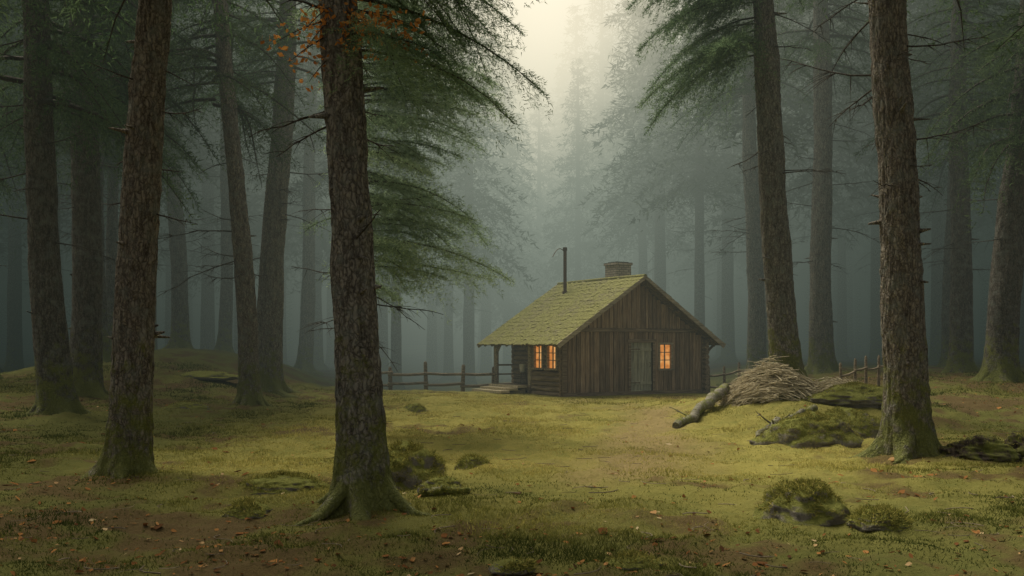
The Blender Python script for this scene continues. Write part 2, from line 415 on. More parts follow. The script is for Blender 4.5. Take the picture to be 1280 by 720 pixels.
def make_trunk(seed, H, r0, lean=(0, 0), bend=0, seg=40, dz=.12, zdet=10, flare=.6, depth=.02, stubs=10, dead=8, deadz=(2.5, 9), deadL=(.5, 2), mat='bark_dark', roots=5, tz=.28, rootlen=0):
    rng = np.random.default_rng(seed)
    zs = [-.7, -.35]; z = -.15
    while z < zdet: zs.append(z); z += dz if z > 1 else dz * .6
    while z < H: zs.append(z); z += dz * 6
    zs.append(H); zs = np.array(zs)
    th = np.arange(seg) / seg * 2 * math.pi
    ph = rng.uniform(0, 6, 3)
    Z, TH = np.meshgrid(zs, th, indexing='ij')
    rad = lambda z: r0 * (1 - .86 * np.clip(z, 0, H) / H) ** .75
    R = rad(Z)
    TW = TH + .25 * np.sin(Z * 2)
    lobe = np.clip(.5 + .33 * np.cos(roots * TW + ph[0]) + .22 * np.cos((roots - 2) * TW + ph[1]), 0, 1.1)
    zc = np.clip(Z, -.2, 99)
    R = R + r0 * flare * (np.exp(-zc / tz) * (.12 + .75 * lobe ** 2) + .55 * np.exp(-zc / .11) * lobe ** 2) + r0 * .14 * np.exp(-np.clip(Z, 0, 99) / .8)
    ct, st = np.cos(TH), np.sin(TH)
    n1 = fbm(ct * r0 * 18 + 5, st * r0 * 18 + 9, Z * 2.0, seed, 3)
    rid = 1 - np.abs(2 * n1 - 1) * 2.2
    n2 = vn(ct * r0 * 28, st * r0 * 28, Z * 9, seed + 5)
    n3 = vn(ct * r0 * 2.5, st * r0 * 2.5, Z * .9, seed + 8)
    R = R + depth * (-rid * .9 + n2 * 1.1) + r0 * .18 * (n3 - .5)
    cxf = lambda z: lean[0] * z + bend * np.sin(np.clip(z, 0, 14) * .45)
    cyf = lambda z: lean[1] * z + bend * .5 * np.sin(z * .25)
    V = np.stack([cxf(Z) + R * ct, cyf(Z) + R * st, Z], -1)
    n = len(zs); i = np.arange(n - 1)[:, None]; j = np.arange(seg)[None, :]; k = (j + 1) % seg
    F = np.stack([i * seg + j, i * seg + k, (i + 1) * seg + k, (i + 1) * seg + j], -1).reshape(-1, 4)
    a = Acc(); a.add(V, F, 0, True)
    for _ in range(stubs):
        z = rng.uniform(1.2, zdet); az = rng.uniform(0, 2 * math.pi); d = np.array([math.cos(az), math.sin(az), rng.uniform(-.2, .35)])
        p = np.array([cxf(z), cyf(z), z]); rr = rad(z); L = rng.uniform(.06, .28)
        t = np.array([.6, .95, 1.0 + .35 * L / rr, 1 + L / rr])[:, None]; b = rng.uniform(.014, .032)
        tube(a, p + d * rr * t, [b * 2.4, b * 1.6, b, b * .45], 7, 0, True)
    for _ in range(dead):
        z = rng.uniform(*deadz); az = rng.uniform(0, 2 * math.pi); L = rng.uniform(*deadL); rr = rad(z)
        p = (cxf(z) + math.cos(az) * rr * .7, cyf(z) + math.sin(az) * rr * .7, z)
        dead_branch(a, rng, p, az, L, rng.uniform(-.35, .15), .008 + .005 * L, int(4 + L * 4))
    if rootlen:
        for q in range(roots + 2):
            az = (2 * math.pi * q - ph[0]) / roots + rng.uniform(-.25, .25); L = rootlen * rng.uniform(.6, 1.1); s = np.linspace(0, 1, 12)
            d = np.array([math.cos(az), math.sin(az), 0]); sd = np.array([-d[1], d[0], 0]); wv = rng.uniform(-.35, .35)
            P = d * (r0 * .75 + L * s)[:, None] + sd * (wv * L * s * s)[:, None]
            P[:, 2] = .30 * np.exp(-s * 4.5) - .12 * s + .02 * np.sin(s * 9)
            tube(a, P, r0 * (.40 * (1 - s) ** 1.3 + .06), 12, 0, True, .10, rng)
    return a.build('trunk', [M[mat], M['twig']]), cxf, cyf

def tree_root(name, x, y, label, cat, group=None):
    e = bpy.data.objects.new(name, None); COL.objects.link(e); e.location = (x, y, g1(x, y)); e.empty_display_size = .3
    e['label'] = label; e['category'] = cat
    if group: e['group'] = group
    return e

rng = np.random.default_rng(11)
CR = []
for v in range(2):
    a = crown(np.random.default_rng(50 + v), 14, 3.1, lev=.6, per=5, nl=.13, nw=.026, step=.045, tw=.14, hang=.5)
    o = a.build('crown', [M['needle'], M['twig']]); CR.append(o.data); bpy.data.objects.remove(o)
FAR = []
for v in range(3):
    a = crown(np.random.default_rng(80 + v), 19, 4.1 - .3 * v, lev=.6, per=6, nl=.36, nw=.095, step=.15, tw=.36, hang=.55, wood=False, shape=.75, s0=.05)
    o = a.build('crown', [M['needle_far']]); FAR.append(o.data); bpy.data.objects.remove(o)

def add_crown(root, mesh, x, z, s, rz, sz=1.0):
    c = bpy.data.objects.new('crown', mesh); COL.objects.link(c); c.parent = root
    c.location = (x, 0, z); c.scale = (s, s, s * sz); c.rotation_euler = (0, 0, rz); return c

def hero(x, y, seed, r, label, lean=(0, 0), bend=0, H=22, cz=7.5, cs=1.0, group='tall spruces around the clearing', **kw):
    e = tree_root('spruce_tree', x, y, label, 'tree', group)
    t, cx, cy = make_trunk(seed, H, r, lean, bend, **kw); t.parent = e
    add_crown(e, CR[seed % 2], float(cx(cz + 4)), cz, cs, seed * 1.7, (H - cz + .5) / 14 / cs)
    return e, cx

def add_limbs(e, cx, seed, specs, mat='needle_mid', **kw):
    rng = np.random.default_rng(seed); a = Acc()
    for (z, az, L, up, dr) in specs:
        T, ax = spray(rng, L, up=up, droop=dr, **kw); rl = rng.uniform(-.3, .3)
        o = (float(cx(z)), 0, z)
        T = place(T, az, o, roll=rl)
        b = rng.uniform(.15, .7); a.tris(T, 0, np.clip(b + rng.uniform(-.25, .35, len(T)), 0, 1))
        tube(a, place(ax, az, o, roll=rl), np.linspace(.009 + .005 * L, .003, len(ax)), 6, 1, False)
    o = a.build('crown', [M[mat], M['twig']]); o.parent = e
    return o

HI = dict(seg=150, dz=.035, zdet=8.5)
rs = np.random.default_rng(5)
e1, cx1 = hero(-1.62, 10.9, 1, .238, 'thick rough-barked spruce with mossy roots on the clearing edge', lean=(-.055, 0), bend=.03, cz=9.0, cs=1.0, depth=.024, flare=.9, stubs=18, dead=14, deadz=(2.8, 6), deadL=(.3, 1.1), mat='bark_dark', roots=6, rootlen=.8, **HI)
specs = [(rs.uniform(5.0, 7.6), rs.uniform(-1.0, .9), rs.uniform(1.5, 2.8), rs.uniform(-.05, .12), rs.uniform(.25, .6)) for _ in range(34)]
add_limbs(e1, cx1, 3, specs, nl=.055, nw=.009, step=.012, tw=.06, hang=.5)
def leafspray(e, cx, seed):
    r = np.random.default_rng(seed); a = Acc(); T = []; cc = []
    for (z, az, L, pit) in [(5.35, -.5, 1.0, -.35), (5.1, -.6, .75, .05), (5.5, -1.9, .7, -.5), (5.5, -.9, .9, -.6), (5.2, -2.5, .6, -.5), (5.45, -.7, 1.2, -.25), (5.35, -2.8, .7, -.3), (5.4, -2.2, .5, -.8), (5.2, -1.2, .5, -.4), (5.0, -2.4, .4, -.7), (5.3, -1.0, .8, -.1), (5.1, -.9, .6, -.2)]:
        s = np.linspace(0, 1, 7)[:, None]
        d = np.array([math.cos(az), math.sin(az), pit]); p = np.array([float(cx(z)), 0, z]) + d * L * s + np.array([0, 0, -.15]) * s * s
        tube(a, p, np.linspace(.012, .003, 7), 5, 1, False)
        for i in range(int(55 * L)):
            c = p[r.integers(2, 7)] + r.normal(0, .07, 3); u = r.normal(size=3); u /= np.linalg.norm(u); w = np.cross(u, r.normal(size=3)); w /= np.linalg.norm(w)
            l = r.uniform(.045, .095); k = r.random()
            T += [[c - u * l * .5, c + w * l * .3, c + u * l * .5], [c - u * l * .5, c + u * l * .5, c - w * l * .3]]; cc += [k, k]
    a.tris(np.array(T), 0, cc)
    o = a.build('autumn_leaves', [M['oakleaf'], M['twig']]); o.parent = e
leafspray(e1, cx1, 9)
hero(-5.4, 14, 2, .275, 'brown-barked spruce leaning slightly, standing in leaf litter', lean=(.06, 0), bend=-.05, cz=8.4, cs=1.2, depth=.022, flare=.7, stubs=14, dead=8, deadz=(3.5, 7), deadL=(.3, 1), mat='bark_red', roots=5, rootlen=.6, **HI)
e3, cx3 = hero(6.37, 16, 3, .345, 'massive brown-barked spruce with broken stubs beside a mossy stone', lean=(-.045, 0), bend=.03, cz=9.4, cs=1.25, depth=.024, flare=.6, stubs=24, dead=24, deadz=(4.2, 8.5), deadL=(.5, 2.0), mat='bark_red', roots=6, rootlen=.7, **HI)
e4, cx4 = hero(6.66, 24, 4, .35, 'old spruce growing from the brushwood mound', lean=(-.07, 0), bend=-.05, H=24, cz=10.8, cs=1.1, depth=.022, flare=.7, seg=90, dz=.06, zdet=11, stubs=14, dead=16, deadz=(5, 10), deadL=(.6, 1.8), mat='bark_dark', roots=6, tz=.4, rootlen=.8)
specs = [(rs.uniform(8.0, 11.4), math.pi + rs.uniform(-.9, .9), rs.uniform(1.8, 3.6), rs.uniform(-.05, .18), rs.uniform(.25, .6)) for _ in range(28)]
add_limbs(e4, cx4, 4, specs, nl=.10, nw=.017, step=.019, tw=.09, hang=.5)

MD = dict(seg=56, dz=.10, zdet=12)
mids = [
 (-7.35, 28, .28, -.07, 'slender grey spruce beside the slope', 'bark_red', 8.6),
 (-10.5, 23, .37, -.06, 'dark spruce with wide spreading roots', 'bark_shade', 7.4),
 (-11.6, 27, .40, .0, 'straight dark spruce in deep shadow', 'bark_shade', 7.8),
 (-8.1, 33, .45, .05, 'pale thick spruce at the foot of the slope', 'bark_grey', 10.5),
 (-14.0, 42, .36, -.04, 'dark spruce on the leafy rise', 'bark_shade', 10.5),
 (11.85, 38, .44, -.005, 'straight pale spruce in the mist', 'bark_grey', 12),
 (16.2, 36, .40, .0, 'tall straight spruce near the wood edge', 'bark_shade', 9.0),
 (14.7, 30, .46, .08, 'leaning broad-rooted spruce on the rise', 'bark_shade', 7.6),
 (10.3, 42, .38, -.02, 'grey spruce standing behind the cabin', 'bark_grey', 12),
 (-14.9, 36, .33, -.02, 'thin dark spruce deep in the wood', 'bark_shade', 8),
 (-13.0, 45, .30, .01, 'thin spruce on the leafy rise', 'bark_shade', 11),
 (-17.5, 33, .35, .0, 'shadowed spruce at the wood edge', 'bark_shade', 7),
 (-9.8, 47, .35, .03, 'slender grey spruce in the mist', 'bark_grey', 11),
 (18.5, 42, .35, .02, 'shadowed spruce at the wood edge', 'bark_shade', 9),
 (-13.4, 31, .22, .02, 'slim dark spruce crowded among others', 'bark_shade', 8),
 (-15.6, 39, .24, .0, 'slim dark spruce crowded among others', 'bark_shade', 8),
]
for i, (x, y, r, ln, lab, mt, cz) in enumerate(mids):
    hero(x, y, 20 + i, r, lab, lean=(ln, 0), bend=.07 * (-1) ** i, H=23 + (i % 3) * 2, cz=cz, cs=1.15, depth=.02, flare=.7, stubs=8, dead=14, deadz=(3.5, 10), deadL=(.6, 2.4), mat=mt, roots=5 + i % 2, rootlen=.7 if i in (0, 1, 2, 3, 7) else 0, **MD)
# trees added so that their canopy shades the near ground (all beside the viewpoint)
for i, (x, y) in enumerate([(-5.6, 5.2), (5.6, 6.0), (-10.5, 10.5), (10.9, 12.5), (-13.5, 17.5), (14.3, 20.5)]):
    hero(x, y, 60 + i, .3, 'added spruce whose high boughs shade the near ground', H=21, cz=8.6, cs=1.45, depth=.015, flare=.6, stubs=2, dead=0, seg=24, dz=.3, zdet=6)

eS = tree_root('young_spruce', -3.1, 20, 'young spruce with long drooping light green boughs', 'tree')
tS, cxS, _ = make_trunk(77, 15, .12, seg=30, dz=.15, zdet=8, flare=.4, depth=.006, stubs=4, dead=14, deadz=(1.8, 5), deadL=(.6, 1.8), mat='bark_shade', lean=(-.02, 0)); tS.parent = eS
specs = []
for z in np.arange(3.2, 13, .27):
    for q in range(4):
        L = (3.4 if z < 8 else 3.4 * (1 - (z - 8) / 6)) * rs.uniform(.4, 1.12)
        az = rs.uniform(-1.2, 1.2) if q < 3 else rs.uniform(0, 6.28)
        if q == 3: L *= .5
        specs.append((z + rs.uniform(-.15, .15), az, max(L, .5), rs.uniform(0, .2), rs.uniform(.15, .42)))
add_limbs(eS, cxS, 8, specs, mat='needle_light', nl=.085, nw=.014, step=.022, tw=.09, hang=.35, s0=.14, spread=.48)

far_tr = []
for v in range(3):
    t, _, _ = make_trunk(200 + v, 25, .30, lean=(rng.uniform(-.01, .01), 0), seg=12, dz=.8, zdet=12, flare=.5, depth=.015, stubs=0, dead=8, deadz=(4, 10), deadL=(.8, 2.5), mat='bark_shade')
    far_tr.append(t.data); bpy.data.objects.remove(t)
def far_tree(x, y, hs, v, cz):
    e = tree_root('misty_spruce', x, y, 'tall spruce fading into the mist', 'tree', 'spruces standing in the mist')
    t = bpy.data.objects.new('trunk', far_tr[v % 3]); COL.objects.link(t); t.parent = e
    t.scale = (hs * 1.05, hs * 1.05, hs); t.rotation_euler = (0, 0, v * 2.1)
    add_crown(e, FAR[(v * 7 + v // 3) % 3], 0, cz * hs, hs, v * 1.3, (25.5 - cz) / 19)
r2 = np.random.default_rng(4)
placed = []; cnt = 0
for (x, y, hs) in [(-0.4, 78, 1.0), (4.9, 74, .92), (-4.2, 66, 1.05), (8.6, 65, 1.12), (2.4, 88, 1.0), (-7.8, 60, 1.15), (12.6, 58, 1.2), (7.4, 82, 1.25), (-2.6, 88, 1.25), (-11.2, 57, 1.2), (6.2, 96, 1.35), (9.8, 78, 1.25), (-5.6, 78, 1.3)]:
    far_tree(x, y, hs, cnt, 5 + (cnt % 4)); placed.append((x, y)); cnt += 1
for tries in range(4000):
    y = r2.uniform(47, 115); half = .54 * y
    x = r2.uniform(-half, half)
    gap = abs(x / y - .035)
    if y < 58 and gap < .15: continue
    if y < 84 and gap < .06: continue
    if any((x - a) ** 2 + (y - b) ** 2 < (3.0 + y * .02) ** 2 for a, b in placed): continue
    hs = r2.uniform(.9, 1.2)
    if gap < .045: hs = r2.uniform(.95, 1.2)
    elif gap < .12: hs = r2.uniform(1.1, 1.35)
    elif gap > .2: hs *= 1.15
    far_tree(x, y, hs, cnt, r2.uniform(6, 11) if gap > .06 else r2.uniform(4, 8)); placed.append((x, y)); cnt += 1
    if cnt >= 150: break

# ---------------------------------------------------------------- cabin
TH = math.radians(30)
cab = bpy.data.objects.new('log_cabin', None); COL.objects.link(cab)
cab.location = (1.72, 34.0, .0); cab.rotation_euler = (0, 0, TH)
cab['label'] = 'small weathered wooden cabin with mossy roof and glowing windows'; cab['category'] = 'cabin'
W = 6.3; LN = 4.7; SL = .66; PK = 4.2; OV = .5
def roofz(u): return PK - SL * abs(u - W / 2)
rc = np.random.default_rng(33)
BZ = -.15
def boards(a, u0, u1, zlo, zhi, y0, th, holes, w=.17, mat=0):
    edges = sorted([e for h in holes for e in h[:2]])
    u = u0
    while u < u1 - .02:
        ww = min(w * rc.uniform(.75, 1.25), u1 - u)
        nx = [e for e in edges if e > u + .001]
        if nx and u + ww > nx[0] - .05: ww = nx[0] - u
        zt = min(zhi, min(roofz(u), roofz(u + ww)) - .10)
        spans = [(zlo, zt)]
        for (ha, hb, hz0, hz1) in holes:
            if u + ww > ha + .01 and u < hb - .01:
                ns = []
                for (p, q) in spans:
                    if hz0 > p: ns.append((p, min(q, hz0)))
                    if hz1 < q: ns.append((max(p, hz1), q))
                spans = ns
        for (p, q) in spans:
            if q - p < .03: continue
            a.box((u + .013, y0 - th - rc.uniform(0, .025), p), (u + ww - .013, y0, q), mat, .003, rc)
        u += ww
a = Acc()
door = (2.78, 3.90, 0, 1.92); win = (4.12, 4.72, .90, 1.78)
boards(a, 0, W, .12, 2.22, 0, .035, [door, win], .2)
boards(a, .3, W - .3, 2.36, 9, -.02, .035, [], .18)
a.box((0.02, .004, BZ), (.42, .12, 2.02), 1); a.box((W - .42, .004, BZ), (W - .02, .12, 2.02), 1)
a.box((0.42, .004, BZ), (door[0], .12, 2.3), 1); a.box((door[0], .004, 1.92), (door[1], .12, 2.3), 1)
a.box((door[1], .004, BZ), (win[0], .12, 2.3), 1); a.box((win[1], .004, BZ), (W - .42, .12, 2.3), 1)
a.box((win[0], .004, BZ), (win[1], .12, win[2]), 1); a.box((win[0], .004, win[3]), (win[1], .12, 2.3), 1)
for yy in (.13, LN - .12):
    V = [[.0, yy, 1.98], [W, yy, 1.98], [W / 2, yy, PK - .12], [0, yy + .08, 1.98], [W, yy + .08, 1.98], [W / 2, yy + .08, PK - .12]]
    a.add(V, [[0, 1, 2], [5, 4, 3]], 1); a.add(V, [[0, 3, 4, 1], [1, 4, 5, 2], [2, 5, 3, 0]], 1)
a.build('wall', [M['cab'], M['dark']], parent=cab)
def logs(a, p, q, z0, z1, r=.1, holes=(), mat=0, ext=0.0):
    p = np.array(p, float); q = np.array(q, float); Ld = np.linalg.norm(q - p); d = (q - p) / Ld
    z = z0 + r
    while z < z1 - r:
        spans = [(-ext, Ld + ext)]
        for (ha, hb, hz0, hz1) in holes:
            if z + r * .6 > hz0 and z - r * .6 < hz1:
                ns = []
                for (s, t) in spans:
                    if ha > s: ns.append((s, min(t, ha)))
                    if hb < t: ns.append((max(s, hb), t))
                spans = ns
        for (s, t) in spans:
            if t - s < .05: continue
            P = [(*(p + d * s), z), *[(*(p + d * (s + (t - s) * f)), z + rc.uniform(-.006, .006)) for f in (.33, .66)], (*(p + d * t), z)]
            tube(a, P, r * rc.uniform(.95, 1.06), 10, mat, True, col=rc.uniform(.5, 1))
        z += r * 1.88
a = Acc()
w1 = (.28, .90, .95, 1.74); w2 = (1.20, 1.80, .95, 1.74)
logs(a, (.06, .1), (.06, 2.0), BZ + .1, 2.08, .095, [(w1[0] - .1, w1[1] - .1, w1[2], w1[3]), (w2[0] - .1, w2[1] - .1, w2[2], w2[3])])
a.box((.075, .13, BZ), (.15, 2.0, w1[2]), 1); a.box((.075, .13, w1[3]), (.15, 2.0, 2.05), 1)
a.box((.075, .13, w1[2]), (.15, w1[0], w1[3]), 1); a.box((.075, w1[1], w1[2]), (.15, w2[0], w1[3]), 1); a.box((.075, w2[1], w1[2]), (.15, 2.0, w1[3]), 1)
a.build('wall', [M['cabh'], M['dark']], parent=cab)
a = Acc()
logs(a, (.75, 2.05), (.75, LN - .25), .3, 2.4, .095)
a.box((.76, 2.0, BZ), (.86, LN - .28, 2.35), 1)
a.box((.16, 1.98, BZ), (.74, 2.04, 2.05), 1)
logs(a, (.14, 2.08), (.72, 2.08), .3, 2.1, .09)
a.build('wall', [M['cabh'], M['dark']], parent=cab)
a = Acc()
logs(a, (W - .06, -.02), (W - .06, LN), BZ + .05, 2.05, .1, ext=.22)
logs(a, (.9, LN), (W, LN), BZ + .05, 2.05, .1, ext=.15)
a.build('wall', [M['cabh']], parent=cab)
a = Acc()
a.box((-.02, -.09, -.1), (W + .02, .0, .115), 0, .006, rc)
a.box((.42, -.11, 2.225), (W - .42, -.002, 2.355), 0, .006, rc)
a.box((-.045, -.1, .118), (.12, -.04, 1.96), 0, .004, rc); a.box((W - .12, -.1, .118), (W + .045, -.04, 1.96), 0, .004, rc)
a.box((-.07, .02, 1.92), (.07, LN + .3, 2.02), 0, .004, rc)
a.box((-.075, .0, -.1), (-.015, .08, 1.91), 0, .004, rc)
a.build('timber_frame', [M['cabx']], parent=cab)
a = Acc()
n = 6; dw = (door[1] - door[0] - .16) / n
for i in range(n): a.box((door[0] + .08 + i * dw + .007, -.012 - rc.uniform(0, .008), .13), (door[0] + .08 + (i + 1) * dw - .007, .04, 1.85), 0, .002, rc, c=rc.uniform(.7, 1))
for z in (.35, 1.55): a.box((door[0] + .1, -.045, z), (door[1] - .1, -.022, z + .11), 0, .002, rc, c=.9)
dr = a.build('door', [M['door']], parent=cab)
a = Acc()
a.box((door[0] - .03, -.085, .117), (door[0] + .07, -.055, 1.85), 0, .003, rc, c=.9); a.box((door[1] - .07, -.085, .117), (door[1] + .03, -.055, 1.85), 0, .003, rc, c=.9)
a.box((door[0] - .08, -.09, 1.853), (door[1] + .08, -.055, 1.97), 0, .003, rc, c=.9)
a.build('door_frame', [M['cabx']], parent=dr)
a = Acc(); tube(a, [(door[1] - .2, -.05, .98), (door[1] - .2, -.09, 1.0), (door[1] - .2, -.09, 1.12), (door[1] - .2, -.05, 1.14)], .012, 6, 0)
a.build('handle', [M['metal']], parent=dr)
for z in (.4, 1.6):
    a = Acc(); a.box((door[0] + .09, -.052, z), (door[0] + .5, -.0455, z + .03), 0); a.build('hinge', [M['metal']], parent=dr)

def window(axis, lo, hi, z0, z1, pos):
    def bx(a, s0, s1, d0, d1, za, zb):
        if axis == 'u': a.box((s0, pos + d0, za), (s1, pos + d1, zb), 0, .002, rc, c=.85)
        else: a.box((pos + d0, s0, za), (pos + d1, s1, zb), 0, .002, rc, c=.85)
    a = Acc(); bx(a, lo + .01, hi - .01, .025, .03, z0 + .01, z1 - .01); p = a.build('window', [M['pane']], parent=cab)
    p['label'] = 'window glowing warm orange'
    f = .05; a = Acc()
    bx(a, lo - .03, lo + f, -.075, .02, z0, z1); bx(a, hi - f, hi + .03, -.075, .02, z0, z1)
    bx(a, lo - .05, hi + .05, -.08, .02, z1 + .002, z1 + .07)
    m = (lo + hi) / 2; bx(a, m - .02, m + .02, -.02, .02, z0 + .002, z1 - .002)
    for q in (.36, .68):
        zc = z0 + (z1 - z0) * q; bx(a, lo + f, m - .022, -.012, .02, zc - .014, zc + .014); bx(a, m + .022, hi - f, -.012, .02, zc - .014, zc + .014)
    a.build('window_frame', [M['trim']], parent=p)
    a = Acc(); bx(a, lo - .07, hi + .07, -.12, .02, z0 - .06, z0 - .002); a.build('window_sill', [M['trim']], parent=p)
window('u', win[0], win[1], win[2], win[3], 0)
window('t', w1[0], w1[1], w1[2], w1[3], 0)
window('t', w2[0], w2[1], w2[2], w2[3], 0)

a = Acc()
ang = math.atan(SL); cs_, sn_ = math.cos(ang), math.sin(ang)
half = W / 2 + OV; slen = half / cs_
y0r, y1r = -OV, LN + .45
for sgn in (-1, 1):
    def P(s, y, h): return (W / 2 + sgn * (s * cs_ + h * sn_), y, PK - s * sn_ + h * cs_)
    V = [P(0, y0r, 0), P(slen, y0r, 0), P(slen, y1r, 0), P(0, y1r, 0), P(0, y0r, -.05), P(slen, y0r, -.05), P(slen, y1r, -.05), P(0, y1r, -.05)]
    a.add(V, [[0, 1, 2, 3], [7, 6, 5, 4], [0, 4, 5, 1], [1, 5, 6, 2], [2, 6, 7, 3]], 1)
    rows = 17; rh = slen / rows
    for r in range(rows):
        y = y0r - .04
        s1 = (r + 1) * rh + .05; s0 = max(0, r * rh - .12)
        while y < y1r + .03:
            ww = min(rc.uniform(.10, .24), y1r + .04 - y)
            if ww < .03: break
            e = rc.uniform(-.07, .04); th = rc.uniform(.012, .03); lift = rc.uniform(0, .012)
            V = [P(s0, y + .003, .004), P(s0, y + ww - .003, .004), P(s1 + e, y + ww - .003, .012 + lift), P(s1 + e, y + .003, .012 + lift),
                 P(s0, y + .003, .012), P(s0, y + ww - .003, .012), P(s1 + e, y + ww - .003, .012 + lift + th), P(s1 + e, y + .003, .012 + lift + th)]
            a.add(V, [[0, 3, 2, 1], [4, 5, 6, 7], [0, 1, 5, 4], [1, 2, 6, 5], [2, 3, 7, 6], [3, 0, 4, 7]], 0, False, np.full(8, rc.uniform(.2, 1)))
            y += ww
    for _ in range(2000):
        s = slen * rc.random() ** .8; y = rc.uniform(y0r + .05, y1r - .05); rr = rc.uniform(.03, .09); m = 7; th = np.arange(m) / m * 6.283
        ring = [np.array(P(s + math.cos(t) * rr * rc.uniform(.7, 1.2), y + math.sin(t) * rr * 1.3 * rc.uniform(.7, 1.2), .022)) for t in th]
        a.add(ring + [np.array(P(s, y, .035 + rr * .35))], [[i, (i + 1) % m, m] for i in range(m)], 0, True, np.full(m + 1, rc.uniform(.6, 1)))
tube(a, [(W / 2, y0r - .03, PK + .01), (W / 2, 1.5, PK + .03), (W / 2, y1r, PK + .01)], .07, 8, 0, True, .15, rc, .8)
roof = a.build('roof', [M['roof'], M['cabx']], parent=cab)
for yb in (y0r - .045, y1r + .002):
    for sgn in (-1, 1):
        a = Acc(); V = []
        for (s, h) in ((0, .03), (slen + .06, .03), (slen + .06, -.13), (0, -.13)):
            for yy in (yb, yb + .04):
                V.append((W / 2 + sgn * (s * cs_ + h * sn_ * (0 if s == 0 else 1)), yy + (.0 if sgn < 0 else .003), PK - s * sn_ + h * cs_))
        a.add(V, [[0, 2, 4, 6], [7, 5, 3, 1], [0, 1, 3, 2], [2, 3, 5, 4], [4, 5, 7, 6], [6, 7, 1, 0]], 0, False, np.full(8, 1.0))
        a.build('barge_board', [M['trim']], parent=roof)
a = Acc()
for sgn in (-1, 1):
    for y in np.arange(y0r + .35, y1r - .1, .55):
        V = []
        for (s, h) in ((.1, -.053), (slen - .05, -.053), (slen - .05, -.14), (.1, -.14)):
            for yy in (y, y + .08): V.append((W / 2 + sgn * (s * cs_ + h * sn_), yy, PK - s * sn_ + h * cs_))
        a.add(V, [[0, 2, 4, 6], [7, 5, 3, 1], [0, 1, 3, 2], [2, 3, 5, 4], [4, 5, 7, 6], [6, 7, 1, 0]], 0)
for u in (.0, W, W / 2 - 1.6, W / 2 + 1.6, W / 2):
    tube(a, [(u, y0r + .06, roofz(u) - .17), (u, .3, roofz(u) - .17)], .06, 8, 0)
a.build('rafter', [M['cabx']], parent=roof)
a = Acc()
a.box((3.45, 1.65, 3.4), (4.15, 2.35, 4.76), 0); a.box((3.41, 1.61, 4.762), (4.19, 2.39, 4.86), 0)
a.box((3.52, 1.72, 4.862), (4.08, 2.28, 4.89), 1)
a.build('chimney', [M['brick'], M['dark']], parent=roof)
a = Acc()
tube(a, [(2.45, 3.6, 3.5), (2.45, 3.6, 4.5), (2.45, 3.6, 5.45)], .065, 12, 0)
tube(a, [(2.45, 3.6, 5.40), (2.45, 3.6, 5.52)], .085, 12, 0)
tube(a, [(2.45, 3.6, 3.72), (2.45, 3.6, 3.84)], .1, 12, 0)
a.build('stove_pipe', [M['metal']], parent=roof)
a = Acc()
t = np.linspace(0, 1, 9); tube(a, np.stack([2.45 - .75 * t, 3.6 - .3 * t, 5.3 + .75 * t - .95 * t * t], 1), .016, 5, 0)
a.build('guy_wire', [M['metal']], parent=roof)
a = Acc()
for i in range(8): a.box((-.08, 2.02 + i * .34, .26), (.64, 2.02 + (i + 1) * .34 - .012, .31), 0, .004, rc, c=.95)
a.box((-.07, 2.02, .12), (-.01, LN + .02, .257), 0, .004, rc)
for t in (2.1, 3.4, 4.6): a.box((-.06, t, BZ - .25), (.08, t + .14, .118), 0, .004, rc)
porch = a.build('porch', [M['cabh']], parent=cab)
for (x, y) in ((0.0, LN - .06), (.0, 2.12)):
    a = Acc(); tube(a, [(x, y, .31), (x, y, 1.2), (x, y, 1.92)], [.10, .095, .10], 10, 0, True, .05, rc, 1)
    s = -1 if y > 3 else 1
    tube(a, [(x, y, 1.4), (x, y + s * .25, 1.7), (x, y + s * .5, 1.92)], .05, 8, 0)
    a.build('porch_post', [M['trim']], parent=porch)
a = Acc()
tube(a, [(0, LN - .1, 1.0), (.7, LN - .1, 1.0)], .035, 7, 0); tube(a, [(0, LN - .1, .65), (.7, LN - .1, .65)], .03, 7, 0)
a.build('porch_rail', [M['cabx']], parent=porch)
a = Acc()
for i in range(3):
    a.box((-.46 - .36 * i, 2.2, .27 - .085 * i - .055), (-.10 - .36 * i, 4.4, .30 - .085 * i), 0, .008, rc, c=1)
for t in (2.3, 4.25):
    V = [(-.1, t, -.25), (-.1, t, .20), (-1.15, t, -.03), (-1.15, t, -.25), (-.1, t + .06, -.25), (-.1, t + .06, .20), (-1.15, t + .06, -.03), (-1.15, t + .06, -.25)]
    a.add(V, [[0, 1, 2, 3], [7, 6, 5, 4], [0, 4, 5, 1], [1, 5, 6, 2], [2, 6, 7, 3]], 0)
a.build('porch_steps', [M['pale']], parent=cab)
a = Acc()
tube(a, [(W, -.04, 1.35), (W + .2, -.05, 1.6), (W + .40, -.06, 1.76)], .05, 8, 0)
tube(a, [(W - .1, -.06, 1.88), (W + .42, -.06, 1.84)], .055, 8, 0)
a.build('eave_brace', [M['cabx']], parent=cab)

